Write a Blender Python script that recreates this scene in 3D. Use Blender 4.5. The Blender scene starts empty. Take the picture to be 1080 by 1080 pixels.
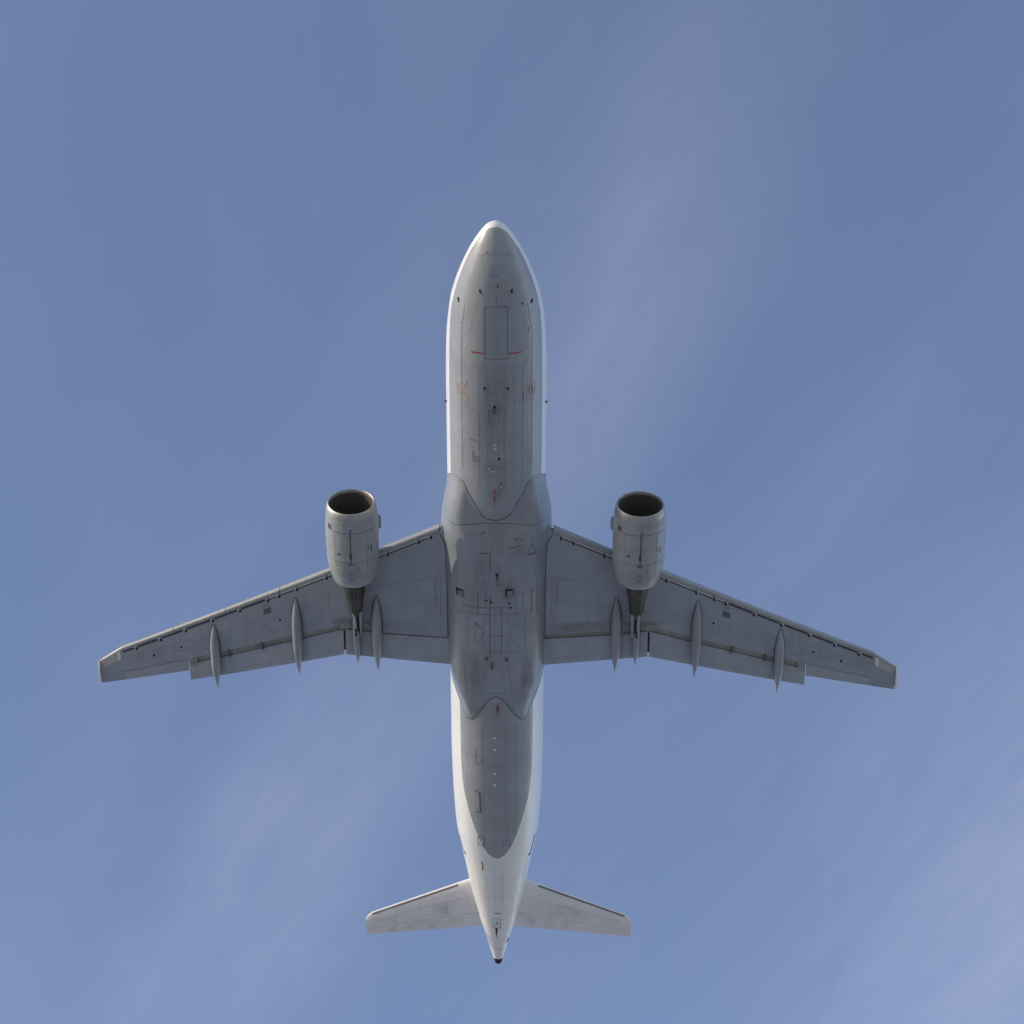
import bpy, bmesh, math, random
from mathutils import Vector, Matrix
from mathutils.bvhtree import BVHTree

random.seed(4)
S = bpy.context.scene
COL = S.collection
R = math.radians

# ------------------------------------------------------------------ camera
cam_data = bpy.data.cameras.new('camera')
cam = bpy.data.objects.new('camera', cam_data)
COL.objects.link(cam)
cam.matrix_world = Matrix((
    (0.999918, -0.0073698, 0.0104705, 0.0),
    (0.0004248, -0.7981983, -0.6023946, 0.0),
    (0.012797, 0.6023497, -0.7981298, 1.7),
    (0, 0, 0, 1)))
cam_data.sensor_width = 36.0
cam_data.lens = 71.84
cam_data.clip_start = 0.5
cam_data.clip_end = 80000
S.camera = cam

# ------------------------------------------------------------------ sky and sun
SUN_DIR = Vector((-0.9034, -0.3301, 0.2736)).normalized()
SUN_ELEV = math.asin(SUN_DIR.z)
SUN_ROT = math.atan2(SUN_DIR.x, SUN_DIR.y)
W = bpy.data.worlds.new('World')
S.world = W
W.use_nodes = True
wt = W.node_tree
for n in list(wt.nodes):
    wt.nodes.remove(n)


def wn(kind, **kw):
    n = wt.nodes.new(kind)
    for k, v in kw.items():
        setattr(n, k, v)
    return n


def wlink(a, b):
    wt.links.new(a, b)


def wmath(op, a, b=None, clamp=False):
    n = wn('ShaderNodeMath', operation=op)
    n.use_clamp = clamp
    for i, v in enumerate((a, b)):
        if v is None:
            continue
        if isinstance(v, (int, float)):
            n.inputs[i].default_value = v
        else:
            wlink(v, n.inputs[i])
    return n.outputs[0]


sky = wn('ShaderNodeTexSky', sky_type='NISHITA')
sky.sun_disc = False
sky.sun_elevation = SUN_ELEV
sky.sun_rotation = SUN_ROT
sky.altitude = 100
sky.air_density = 1.0
sky.dust_density = 0.4
sky.ozone_density = 1.3
# thin cirrus: the view direction meets a flat cloud layer at (x/z, y/z)
tc = wn('ShaderNodeTexCoord')
sep = wn('ShaderNodeSeparateXYZ')
wlink(tc.outputs['Generated'], sep.inputs[0])
zz = wmath('MAXIMUM', sep.outputs[2], 0.08)
comb = wn('ShaderNodeCombineXYZ')
wlink(wmath('DIVIDE', sep.outputs[0], zz), comb.inputs[0])
wlink(wmath('DIVIDE', sep.outputs[1], zz), comb.inputs[1])
UV = comb.outputs[0]


def wnoise(scale, stretch, angle, detail, rough, dist, seed):
    m = wn('ShaderNodeMapping', vector_type='TEXTURE')
    m.inputs['Location'].default_value = (seed, seed * 0.7, 0)
    m.inputs['Rotation'].default_value = (0, 0, R(angle))
    m.inputs['Scale'].default_value = (stretch, 1, 1)
    wlink(UV, m.inputs[0])
    n = wn('ShaderNodeTexNoise')
    n.inputs['Scale'].default_value = scale
    n.inputs['Detail'].default_value = detail
    n.inputs['Roughness'].default_value = rough
    n.inputs['Distortion'].default_value = dist
    wlink(m.outputs[0], n.inputs['Vector'])
    return n.outputs[0]


def wisp(cu, cv, angle, length, width):
    m = wn('ShaderNodeMapping', vector_type='TEXTURE')
    m.inputs['Location'].default_value = (cu, cv, 0)
    m.inputs['Rotation'].default_value = (0, 0, R(angle))
    m.inputs['Scale'].default_value = (length, width, 1)
    wlink(UV, m.inputs[0])
    vm = wn('ShaderNodeVectorMath', operation='LENGTH')
    wlink(m.outputs[0], vm.inputs[0])
    g = wmath('MULTIPLY', vm.outputs['Value'], vm.outputs['Value'])
    return wmath('POWER', 2.71828, wmath('MULTIPLY', g, -1.1))


n_big = wnoise(5.5, 2.6, -66, 3, 0.5, 0.35, 3.1)
n_mid = wnoise(15.0, 4.5, -65, 6, 0.58, 0.35, 7.7)
n_fine = wnoise(42.0, 3.5, -63, 7, 0.62, 0.4, 1.3)
total = None
for cu, cv, an, L, Wd, amt in (
        (0.0698, 0.5272, -71.3, 0.18, 0.050, 0.080),
        (0.0412, 0.6182, -68.3, 0.14, 0.050, 0.090),
        (0.0200, 0.7000, -69.0, 0.10, 0.040, 0.050),
        (-0.2051, 1.0383, -62.6, 0.25, 0.048, 0.155),
        (-0.1157, 0.9643, -61.2, 0.23, 0.046, 0.175),
        (-0.1700, 1.1500, -62.0, 0.20, 0.060, 0.070),
        (-0.2315, 1.1887, -62.3, 0.18, 0.050, 0.060),
        (0.2205, 0.6690, -65.0, 0.15, 0.030, 0.045),
        (0.1612, 0.8285, -68.3, 0.18, 0.055, 0.055),
        (0.3311, 1.0503, -80.0, 0.27, 0.120, 0.280),
        (0.3900, 1.2600, -80.0, 0.22, 0.110, 0.130),
        (-0.3400, 1.0800, -63.6, 0.22, 0.045, 0.050)):
    w = wmath('MULTIPLY', wisp(cu, cv, an, L, Wd), amt * 0.37)
    total = w if total is None else wmath('ADD', total, w)
mod = wmath('ADD', wmath('MULTIPLY', n_mid, 1.0), wmath('MULTIPLY', n_fine, 0.45))
mod = wmath('MAXIMUM', wmath('MULTIPLY', wmath('SUBTRACT', mod, 0.16), 1.35), 0.15)
total = wmath('MULTIPLY', total, mod)
veil = wmath('MULTIPLY', wmath('SUBTRACT', n_big, 0.36), 0.07)
veil = wmath('ADD', wmath('MAXIMUM', veil, 0.0), wmath('ADD', wmath('MULTIPLY', n_mid, 0.012), wmath('MULTIPLY', n_fine, 0.008)))
cover = wmath('ADD', wmath('ADD', total, veil), 0.0, clamp=True)
mix = wn('ShaderNodeMix', data_type='RGBA')
wlink(cover, mix.inputs[0])
wlink(sky.outputs[0], mix.inputs[6])
mix.inputs[7].default_value = (5.0, 5.15, 5.6, 1)
bg = wn('ShaderNodeBackground')
bg.inputs[1].default_value = 0.14
tint = wn('ShaderNodeMix', data_type='RGBA', blend_type='MULTIPLY')
tint.inputs[0].default_value = 1.0
wlink(mix.outputs[2], tint.inputs[6])
tint.inputs[7].default_value = (1.01, 0.925, 1.0, 1)
wlink(tint.outputs[2], bg.inputs[0])
wout = wn('ShaderNodeOutputWorld')
wlink(bg.outputs[0], wout.inputs[0])

sun_data = bpy.data.lights.new('sun', 'SUN')
sun_data.energy = 2.0
sun_data.angle = R(0.55)
sun_data.color = (0.90, 0.78, 0.56)
sun = bpy.data.objects.new('sun', sun_data)
COL.objects.link(sun)
sun.rotation_euler = SUN_DIR.to_track_quat('Z', 'Y').to_euler()

S.view_settings.view_transform = 'Standard'
S.view_settings.look = 'None'
S.view_settings.gamma = 1.0
S.view_settings.exposure = 0.72
S.render.engine = 'CYCLES'
S.cycles.max_bounces = 8


# ------------------------------------------------------------------ materials
def base_mat(name):
    m = bpy.data.materials.new(name)
    m.use_nodes = True
    t = m.node_tree
    return m, t, t.nodes['Principled BSDF']


def paint(name, color, rough=0.42, coat=0.25, mottling=0.14, streak=(5.0, 0.35, 5.0), metal=0.0,
          bump=0.06, speck=0.0, tint=(0.62, 0.56, 0.48)):
    """Aged paint: large soft tone changes, airflow streaks along the aircraft, slight skin waviness."""
    m, t, b = base_mat(name)
    N, Lk = t.nodes.new, t.links.new
    tc = N('ShaderNodeTexCoord')

    def noise(scale, detail, vecscale):
        mp = N('ShaderNodeMapping')
        mp.inputs['Scale'].default_value = vecscale
        Lk(tc.outputs['Object'], mp.inputs[0])
        n = N('ShaderNodeTexNoise')
        n.inputs['Scale'].default_value = scale
        n.inputs['Detail'].default_value = detail
        n.inputs['Roughness'].default_value = 0.6
        Lk(mp.outputs[0], n.inputs['Vector'])
        return n.outputs[0]
    a = noise(1.0, 5, streak)
    c = noise(0.8, 4, (1, 1, 1))
    d = noise(5.0, 6, (1, 0.6, 1))

    def ramp(src, lo, hi, v0, v1):
        mr = N('ShaderNodeMapRange')
        mr.inputs['From Min'].default_value = lo
        mr.inputs['From Max'].default_value = hi
        mr.inputs['To Min'].default_value = v0
        mr.inputs['To Max'].default_value = v1
        Lk(src, mr.inputs['Value'])
        return mr.outputs[0]

    def mixc(fac, A, B, mode='MIX'):
        mx = N('ShaderNodeMix')
        mx.data_type = 'RGBA'
        mx.blend_type = mode
        Lk(fac, mx.inputs[0])
        for i, v in ((6, A), (7, B)):
            if isinstance(v, tuple):
                mx.inputs[i].default_value = (*v, 1)
            else:
                Lk(v, mx.inputs[i])
        return mx.outputs[2]
    dark = tuple(c_ * (1 - 1.7 * mottling) for c_ in color)
    lite = tuple(min(1, c_ * (1 + 0.8 * mottling)) for c_ in color)
    col = mixc(ramp(c, 0.3, 0.7, 0, 1), dark, lite)
    grime = tuple(c_ * t_ for c_, t_ in zip(color, tint))
    col = mixc(ramp(a, 0.50, 0.80, 0, min(1, 3.2 * mottling)), col, grime)
    if speck:
        col = mixc(ramp(d, 0.62, 0.72, 0, speck), col, tuple(c_ * 0.45 for c_ in color))
    Lk(col, b.inputs['Base Color'])
    Lk(ramp(a, 0.3, 0.7, rough - 0.06, rough + 0.1), b.inputs['Roughness'])
    b.inputs['Metallic'].default_value = metal
    b.inputs['Coat Weight'].default_value = coat
    b.inputs['Coat Roughness'].default_value = 0.17
    if bump:
        bp = N('ShaderNodeBump')
        bp.inputs['Strength'].default_value = bump
        bp.inputs['Distance'].default_value = 0.25
        Lk(noise(1.0, 2, (3.0, 1.2, 3.0)), bp.inputs['Height'])
        Lk(bp.outputs[0], b.inputs['Normal'])
        Lk(bp.outputs[0], b.inputs['Coat Normal'])
    return m


def plain(name, color, rough=0.6, metal=0.0, var=0.15):
    m, t, b = base_mat(name)
    N, Lk = t.nodes.new, t.links.new
    tc = N('ShaderNodeTexCoord')
    n = N('ShaderNodeTexNoise')
    n.inputs['Scale'].default_value = 6
    n.inputs['Detail'].default_value = 4
    Lk(tc.outputs['Object'], n.inputs['Vector'])
    mx = N('ShaderNodeMix')
    mx.data_type = 'RGBA'
    mx.inputs[6].default_value = (*[c * (1 - var) for c in color], 1)
    mx.inputs[7].default_value = (*[min(1, c * (1 + var)) for c in color], 1)
    Lk(n.outputs[0], mx.inputs[0])
    Lk(mx.outputs[2], b.inputs['Base Color'])
    b.inputs['Roughness'].default_value = rough
    b.inputs['Metallic'].default_value = metal
    return m


def grime_mat(name, color, amount, streaky=True):
    """Soft-edged soot or oil film lying on the paint; uv fades its borders."""
    m, t, b = base_mat(name)
    N, Lk = t.nodes.new, t.links.new
    uv = N('ShaderNodeUVMap')
    uv.uv_map = 'UVMap'
    sp = N('ShaderNodeSeparateXYZ')
    Lk(uv.outputs[0], sp.inputs[0])

    def mm(op, a, b_=None):
        n = N('ShaderNodeMath')
        n.operation = op
        for i, v in enumerate((a, b_)):
            if v is None:
                continue
            if isinstance(v, (int, float)):
                n.inputs[i].default_value = v
            else:
                Lk(v, n.inputs[i])
        return n.outputs[0]
    fu = mm('MULTIPLY', mm('MULTIPLY', sp.outputs[0], mm('SUBTRACT', 1.0, sp.outputs[0])), 4.0)
    fv = mm('MULTIPLY', mm('MULTIPLY', sp.outputs[1], mm('SUBTRACT', 1.0, sp.outputs[1])), 4.0)
    tc = N('ShaderNodeTexCoord')
    mp = N('ShaderNodeMapping')
    mp.inputs['Scale'].default_value = (7, 1.2, 3) if streaky else (3, 3, 3)
    Lk(tc.outputs['Object'], mp.inputs[0])
    n = N('ShaderNodeTexNoise')
    n.inputs['Scale'].default_value = 1.0
    n.inputs['Detail'].default_value = 6
    n.inputs['Roughness'].default_value = 0.62
    Lk(mp.outputs[0], n.inputs['Vector'])
    f = mm('MULTIPLY', mm('POWER', fu, 0.7), mm('POWER', fv, 0.7))
    nn = N('ShaderNodeMapRange')
    nn.inputs['From Min'].default_value = 0.3
    nn.inputs['From Max'].default_value = 0.68
    Lk(n.outputs[0], nn.inputs['Value'])
    f = mm('MULTIPLY', mm('MULTIPLY', f, nn.outputs[0]), amount)
    b.inputs['Base Color'].default_value = (*color, 1)
    b.inputs['Roughness'].default_value = 0.7
    tr = N('ShaderNodeBsdfTransparent')
    ms = N('ShaderNodeMixShader')
    Lk(f, ms.inputs[0])
    Lk(tr.outputs[0], ms.inputs[1])
    Lk(b.outputs[0], ms.inputs[2])
    Lk(ms.outputs[0], t.nodes['Material Output'].inputs[0])
    return m


M = {}
M['belly'] = paint('belly_grey_paint', (0.29, 0.31, 0.34), 0.40, 0.36, 0.075, bump=0.05)
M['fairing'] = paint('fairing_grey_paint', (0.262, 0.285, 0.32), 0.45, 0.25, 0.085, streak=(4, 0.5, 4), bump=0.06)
M['wing'] = paint('wing_grey_paint', (0.285, 0.312, 0.355), 0.48, 0.2, 0.075, streak=(4.5, 0.5, 4.5), bump=0.05)
M['flap'] = paint('flap_grey_paint', (0.325, 0.352, 0.395), 0.48, 0.2, 0.07, streak=(4.5, 0.6, 4.5), bump=0.04)
M['canoe'] = paint('canoe_grey_paint', (0.27, 0.297, 0.33), 0.42, 0.3, 0.10, bump=0.02)
M['white'] = paint('white_paint', (0.78, 0.775, 0.765), 0.34, 0.35, 0.035, bump=0.05, tint=(0.86, 0.83, 0.78))
M['tail'] = paint('tail_white_paint', (0.80, 0.785, 0.79), 0.5, 0.15, 0.06, streak=(9, 1.2, 9), bump=0.04, speck=0.0, tint=(0.80, 0.76, 0.72))
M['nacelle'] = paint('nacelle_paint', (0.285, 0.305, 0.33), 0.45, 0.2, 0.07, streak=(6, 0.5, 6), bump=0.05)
M['slat'] = paint('slat_paint', (0.30, 0.31, 0.32), 0.40, 0.2, 0.10, streak=(7, 2.0, 7), bump=0.03)
M['lip'] = paint('bare_aluminium', (0.40, 0.40, 0.40), 0.48, 0.0, 0.12, streak=(5, 2, 5), metal=0.85, bump=0.03)
M['nozzle'] = paint('heat_stained_steel', (0.10, 0.092, 0.084), 0.5, 0.0, 0.3, streak=(7, 0.4, 7), metal=0.75, bump=0.03)
M['cove'] = paint('cove_primer', (0.31, 0.298, 0.28), 0.7, 0.0, 0.18, streak=(6, 2, 6), bump=0.0)
M['duct'] = plain('inlet_liner', (0.085, 0.079, 0.074), 0.55)
M['blade'] = plain('fan_blade_metal', (0.07, 0.07, 0.075), 0.35, 0.8)
M['black'] = plain('black_opening_and_gap_shade', (0.012, 0.012, 0.013), 0.8)
M['hair'] = plain('panel_seam_on_white', (0.46, 0.46, 0.47), 0.6)
M['seam'] = plain('panel_seam_sealant_and_gap_shade', (0.105, 0.113, 0.127), 0.7)
M['faint'] = plain('panel_seam_faint', (0.185, 0.20, 0.22), 0.6)
M['pale'] = plain('pale_marking_and_slot_light', (0.62, 0.62, 0.60), 0.5)
M['red'] = plain('red_marking', (0.36, 0.04, 0.045), 0.5)
M['orange'] = plain('orange_marking', (0.36, 0.22, 0.18), 0.5)
M['rust'] = plain('rust_brown', (0.13, 0.045, 0.025), 0.6)
M['door'] = paint('nose_gear_door_paint', (0.27, 0.292, 0.325), 0.42, 0.3, 0.06, bump=0.03)
M['hint'] = plain('flush_joint', (0.225, 0.247, 0.28), 0.55)
M['grime'] = grime_mat('dark_grime', (0.06, 0.06, 0.06), 0.11)
M['soot'] = grime_mat('brown_soot', (0.075, 0.065, 0.05), 0.19)
M['rearspar'] = grime_mat('rear_spar_soot', (0.13, 0.11, 0.085), 0.42, streaky=False)
M['tailspeck'] = grime_mat('tail_grime', (0.40, 0.33, 0.30), 0.065, streaky=False)
M['lens'] = plain('clear_lens', (0.40, 0.38, 0.37), 0.2)
M['lens_amber'] = plain('amber_lens', (0.55, 0.38, 0.12), 0.2)
M['strip'] = paint('leading_edge_metal', (0.23, 0.215, 0.21), 0.35, 0.1, 0.1, metal=0.15, bump=0.02)


# ------------------------------------------------------------------ mesh builder
class Build:
    """Collects closed shells and surface marks, then links them as one mesh object."""

    def __init__(self):
        self.v, self.f, self.m, self.uv = [], [], [], {}
        self.slots = []
        self.bvh = None

    def slot(self, key):
        if key not in self.slots:
            self.slots.append(key)
        return self.slots.index(key)

    def loft(self, rings, mat, closed=True, cap0=True, cap1=True, matfn=None):
        """rings: equal-length lists of points; consecutive rings are bridged."""
        n = len(rings[0])
        base = len(self.v)
        for r in rings:
            self.v.extend(Vector(p) for p in r)
        k = self.slot(mat)
        for i in range(len(rings) - 1):
            for j in range(n if closed else n - 1):
                a = base + i * n + j
                b = base + i * n + (j + 1) % n
                self.f.append((a, b, b + n, a + n))
                self.m.append(self.slot(matfn(i, j)) if matfn else k)
        if closed and cap0:
            self.f.append(tuple(base + j for j in range(n))[::-1])
            self.m.append(self.slot(matfn(0, 0)) if matfn else k)
        if closed and cap1:
            o = base + (len(rings) - 1) * n
            self.f.append(tuple(o + j for j in range(n)))
            self.m.append(self.slot(matfn(len(rings) - 2, 0)) if matfn else k)
        return self

    def box(self, x0, x1, y0, y1, z0, z1, mat):
        r = lambda z: [(x0, y0, z), (x1, y0, z), (x1, y1, z), (x0, y1, z)]
        return self.loft([r(z0), r(z1)], mat)

    # -- marks laid on the skin, found by dropping up from below
    def _hit(self, x, y, lift):
        if self.bvh is None:
            self.bvh = BVHTree.FromPolygons([tuple(p) for p in self.v], [f for f in self.f])
        h = self.bvh.ray_cast(Vector((x, y, -12)), Vector((0, 0, 1)))
        if h[0] is None:
            return None
        nrm = h[1]
        if nrm.z > 0:
            nrm = -nrm
        return h[0] + nrm * lift

    def freeze(self):
        self.bvh = BVHTree.FromPolygons([tuple(p) for p in self.v], [f for f in self.f])
        return self

    def line(self, pts, width, mat, lift=0.006, step=0.10):
        P = [Vector((p[0], p[1])) for p in pts]
        out = []
        for a, b in zip(P, P[1:]):
            n = max(1, int((b - a).length / step))
            for i in range(n):
                out.append(a.lerp(b, i / n))
        out.append(P[-1])
        prev = None
        k = self.slot(mat)
        for i, p in enumerate(out):
            t = (out[min(i + 1, len(out) - 1)] - out[max(i - 1, 0)])
            if t.length < 1e-6:
                continue
            t.normalize()
            q = Vector((-t.y, t.x)) * width * 0.5
            l, r = self._hit(p.x + q.x, p.y + q.y, lift), self._hit(p.x - q.x, p.y - q.y, lift)
            if l is None or r is None or abs(l.z - r.z) > 0.25:
                prev = None
                continue
            i0 = len(self.v)
            self.v.extend((l, r))
            if prev is not None and (self.v[prev] - l).length < 0.6:
                self.f.append((prev, prev + 1, i0 + 1, i0))
                self.m.append(k)
            prev = i0
        return self

    def patch(self, x0, x1, y0, y1, mat, lift=0.004, n=None, slope=0.0):
        nx = n or max(2, int(abs(x1 - x0) / 0.12) + 1)
        ny = n or max(2, int(abs(y1 - y0) / 0.12) + 1)
        k = self.slot(mat)
        idx = {}
        for i in range(nx + 1):
            for j in range(ny + 1):
                u, w = i / nx, j / ny
                x = x0 + (x1 - x0) * u
                h = self._hit(x, y0 + (y1 - y0) * w + slope * (x - x0), lift)
                if h is not None:
                    idx[i, j] = len(self.v)
                    self.uv[len(self.v)] = (u, w)
                    self.v.append(h)
        for i in range(nx):
            for j in range(ny):
                q = [(i, j), (i + 1, j), (i + 1, j + 1), (i, j + 1)]
                if all(c in idx for c in q):
                    zs = [self.v[idx[c]].z for c in q]
                    if max(zs) - min(zs) < 0.2:
                        self.f.append(tuple(idx[c] for c in q))
                        self.m.append(k)
        return self

    def dot(self, x, y, r, mat, lift=0.007):
        c = self._hit(x, y, lift)
        if c is None:
            return self
        ring = [self._hit(x + r * math.cos(a * math.pi / 5), y + 1.15 * r * math.sin(a * math.pi / 5), lift) for a in range(10)]
        if any(p is None for p in ring):
            return self
        k = self.slot(mat)
        b = len(self.v)
        self.v.append(c)
        self.v.extend(ring)
        for a in range(10):
            self.f.append((b, b + 1 + a, b + 1 + (a + 1) % 10))
            self.m.append(k)
        return self

    def link(self, name, parent, label=None, sharp=38):
        me = bpy.data.meshes.new(name)
        me.from_pydata([tuple(p) for p in self.v], [], self.f)
        for s in self.slots:
            me.materials.append(M[s])
        for p, k in zip(me.polygons, self.m):
            p.material_index = k
            p.use_smooth = True
        if self.uv:
            lay = me.uv_layers.new(name='UVMap')
            for l in me.loops:
                lay.data[l.index].uv = self.uv.get(l.vertex_index, (0.5, 0.5))
        bm = bmesh.new()
        bm.from_mesh(me)
        bmesh.ops.recalc_face_normals(bm, faces=bm.faces)
        bm.to_mesh(me)
        bm.free()
        me.set_sharp_from_angle(angle=R(sharp))
        o = bpy.data.objects.new(name, me)
        COL.objects.link(o)
        o.parent = parent
        if label:
            o['label'] = label
        return o


def interp(x, xs, ys):
    if x <= xs[0]:
        return ys[0]
    for i in range(len(xs) - 1):
        if x <= xs[i + 1]:
            # monotone cubic between knots keeps the outline smooth
            h = xs[i + 1] - xs[i]
            t = (x - xs[i]) / h

            def sl(k):
                if k <= 0:
                    return (ys[1] - ys[0]) / (xs[1] - xs[0])
                if k >= len(xs) - 1:
                    return (ys[-1] - ys[-2]) / (xs[-1] - xs[-2])
                a = (ys[k] - ys[k - 1]) / (xs[k] - xs[k - 1])
                b = (ys[k + 1] - ys[k]) / (xs[k + 1] - xs[k])
                return 0.0 if a * b <= 0 else 2 * a * b / (a + b)
            m0, m1 = sl(i), sl(i + 1)
            t2, t3 = t * t, t * t * t
            return ((2 * t3 - 3 * t2 + 1) * ys[i] + (t3 - 2 * t2 + t) * h * m0
                    + (-2 * t3 + 3 * t2) * ys[i + 1] + (t3 - t2) * h * m1)
    return ys[-1]


def lerp(a, b, t):
    return a + (b - a) * t


def smooth(t):
    t = max(0.0, min(1.0, t))
    return t * t * (3 - 2 * t)


# ------------------------------------------------------------------ the ground below
g = Build()
gm, gt, gb = base_mat('pale_dry_ground')
gn = gt.nodes.new('ShaderNodeTexNoise')
gn.inputs['Scale'].default_value = 0.02
gn.inputs['Detail'].default_value = 10
gtc = gt.nodes.new('ShaderNodeTexCoord')
gt.links.new(gtc.outputs['Object'], gn.inputs['Vector'])
gr = gt.nodes.new('ShaderNodeMix')
gr.data_type = 'RGBA'
gr.inputs[6].default_value = (0.36, 0.36, 0.34, 1)
gr.inputs[7].default_value = (0.50, 0.49, 0.465, 1)
gt.links.new(gn.outputs[0], gr.inputs[0])
gt.links.new(gr.outputs[2], gb.inputs['Base Color'])
gb.inputs['Roughness'].default_value = 0.95
M['ground'] = gm
ring0 = [(30000 * math.cos(a * math.pi / 32), 30000 * math.sin(a * math.pi / 32), 0) for a in range(64)]
g.v = [Vector(p) for p in ring0]
g.f = [tuple(range(64))]
g.m = [g.slot('ground')]
ground = g.link('ground', None)
ground['kind'] = 'structure'
ground['label'] = 'pale open ground far below the airliner'

# ------------------------------------------------------------------ the airliner (own axes: X to its port side, Y aft, Z up)
jet = bpy.data.objects.new('passenger_jet', None)
COL.objects.link(jet)
jet.location = (-1.4952, 37.3589, 69.7207)
jet.rotation_euler = (R(-8), 0, 0)
jet['label'] = 'grey and white twin engine jet airliner flying overhead, seen from below against blue sky'
jet['category'] = 'airplane'

# ---- fuselage
HW_Y = [-.05, .0, .12, .38, .8, 1.34, 1.98, 2.62, 3.27, 3.91, 4.6, 5.6, 7, 24, 25, 26.7, 28.5, 29.4, 30.3, 31.2, 32.2, 33.1, 34.06, 34.85, 35.4, 36.13, 37.0, 37.5]
HW_W = [.02, .20, .37, .575, .84, 1.11, 1.375, 1.59, 1.75, 1.84, 1.91, 1.955, 1.975, 1.975, 1.96, 1.925, 1.835, 1.735, 1.59, 1.445, 1.30, 1.14, .955, .80, .67, .50, .30, .19]
ZB_Y = [-.05, .0, .12, .38, .8, 1.4, 2, 3, 4, 5, 6, 22.5, 24, 25, 26, 28, 30, 32, 34, 36, 37.0, 37.5]
ZB_Z = [-.76, -.93, -1.06, -1.24, -1.45, -1.67, -1.82, -1.97, -2.04, -2.065, -2.07, -2.07, -2.06, -2.0, -1.86, -1.45, -.95, -.42, .10, .62, .88, 1.0]
ZT_Y = [-.05, .0, .12, .38, .8, 1.4, 2, 2.5, 3.2, 4, 5, 6, 28, 31, 34, 36, 37.5]
ZT_Z = [-.72, -.57, -.46, -.28, -.02, .30, .62, 1.0, 1.48, 1.80, 1.99, 2.07, 2.07, 2.03, 1.85, 1.62, 1.38]
ZM_Y = [0, .5, 1, 2, 3, 4.5, 24, 28, 31, 34, 37.5]
ZM_Z = [-.74, -.65, -.55, -.38, -.2, 0, 0, .3, .6, .9, 1.19]
GB_Y = [.085, .11, .17, .33, .75, 1.21, 1.82, 2.49, 3.07, 3.67, 5, 7, 9.6, 18, 22, 24.1, 25.7, 27.3, 28.2, 28.7, 29.06, 29.4, 29.6, 29.74]
GB_X = [0.0, .15, .27, .455, .74, 1.0, 1.25, 1.48, 1.62, 1.72, 1.785, 1.81, 1.805, 1.62, 1.53, 1.52, 1.42, 1.11, .87, .72, .585, .41, .26, 0.0]


def fus(y):
    return interp(y, HW_Y, HW_W), interp(y, ZB_Y, ZB_Z), interp(y, ZM_Y, ZM_Z), interp(y, ZT_Y, ZT_Z)


def fus_pt(y, phi):
    w, zb, zm, zt = fus(y)
    c = math.cos(phi)
    return Vector((w * math.sin(phi), y, zm - c * ((zm - zb) if c > 0 else (zt - zm))))


ys = [-.05, -.035, -.01, .03, .06, .085, .10, .12, .145, .17, .21, .25, .30, .36, .47, .6, .75, .92]
y = 1.1
while y < 28.2:
    ys.append(y)
    y += 0.24 if y < 6 else 0.5
while y < 29.2:
    ys.append(y)
    y += 0.2
ys += [29.2, 29.3, 29.4, 29.48, 29.55, 29.62, 29.68, 29.74, 29.9]
y = 30.1
while y < 37.0:
    ys.append(y)
    y += 0.3
ys += [37.05, 37.25]
NG, NW = 20, 30          # ring steps in the grey belly and in the white upper body, each side
rings, greyrow = [], []
for y in ys:
    w = fus(y)[0]
    gx = interp(y, GB_Y, GB_X) if 0.085 < y < 29.74 else 0.0
    pb = math.asin(min(0.985, gx / max(w, 1e-3))) if gx > 0 else 0.0
    greyrow.append(pb)
    half = [lerp(0, max(pb, 0.002), i / NG) for i in range(NG)] + [lerp(max(pb, 0.002), math.pi, i / NW) for i in range(NW + 1)]
    ring = [fus_pt(y, a) for a in half] + [fus_pt(y, -a) for a in half[-2:0:-1]]
    rings.append(ring)
nring = len(rings[0])


def fus_mat(i, j):
    k = j if j < nring / 2 else nring - 1 - j
    return 'belly' if (k < NG and (greyrow[i] > 0 or greyrow[i + 1] > 0)) else 'white'


F = Build().loft(rings, 'white', matfn=fus_mat).freeze()
# marks on the belly skin
F.line([(0.045, 2.46), (0.045, 2.86)], .018, 'seam')
F.line([(-.93, 4.81), (-.69, 4.79), (-.43, 4.80)], .055, 'red')
F.line([(.51, 4.80), (.75, 4.81), (.99, 4.82)], .055, 'red')
for x, y, r in ((-.56, 2.33, .045), (-1.40, 2.91, .05), (1.38, 2.94, .05), (1.02, 2.91, .04), (-.29, .92, .03), (-1.29, 3.76, .025),
                (-.87, 3.64, .025), (-.9, 3.85, .025), (-.58, 3.63, .02), (-.41, 6.24, .05), (.48, 6.24, .05), (-.03, 7.02, .055), (.15, 9.26, .05)):
    F.dot(x, y, r, 'black' if r > .035 else 'seam')
F.line([(.63, 2.27), (.63, 2.42)], .07, 'black')
F.line([(.09, 1.98), (.10, 2.08)], .035, 'orange')
F.line([(.10, 2.06), (.10, 2.20)], .05, 'rust')
F.line([(1.26, 3.88), (1.27, 4.12)], .03, 'seam')
for yy in (.98, 1.02):
    F.line([(-.72, yy + .12), (-.4, yy), (0, yy - .04), (.4, yy), (.72, yy + .12)], .008, 'hint')
for yy, ww in ((2.1, .25), (1.75, .18), (2.45, .12)):
    F.line([(-ww, yy), (ww, yy)], .015, 'faint')
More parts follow.
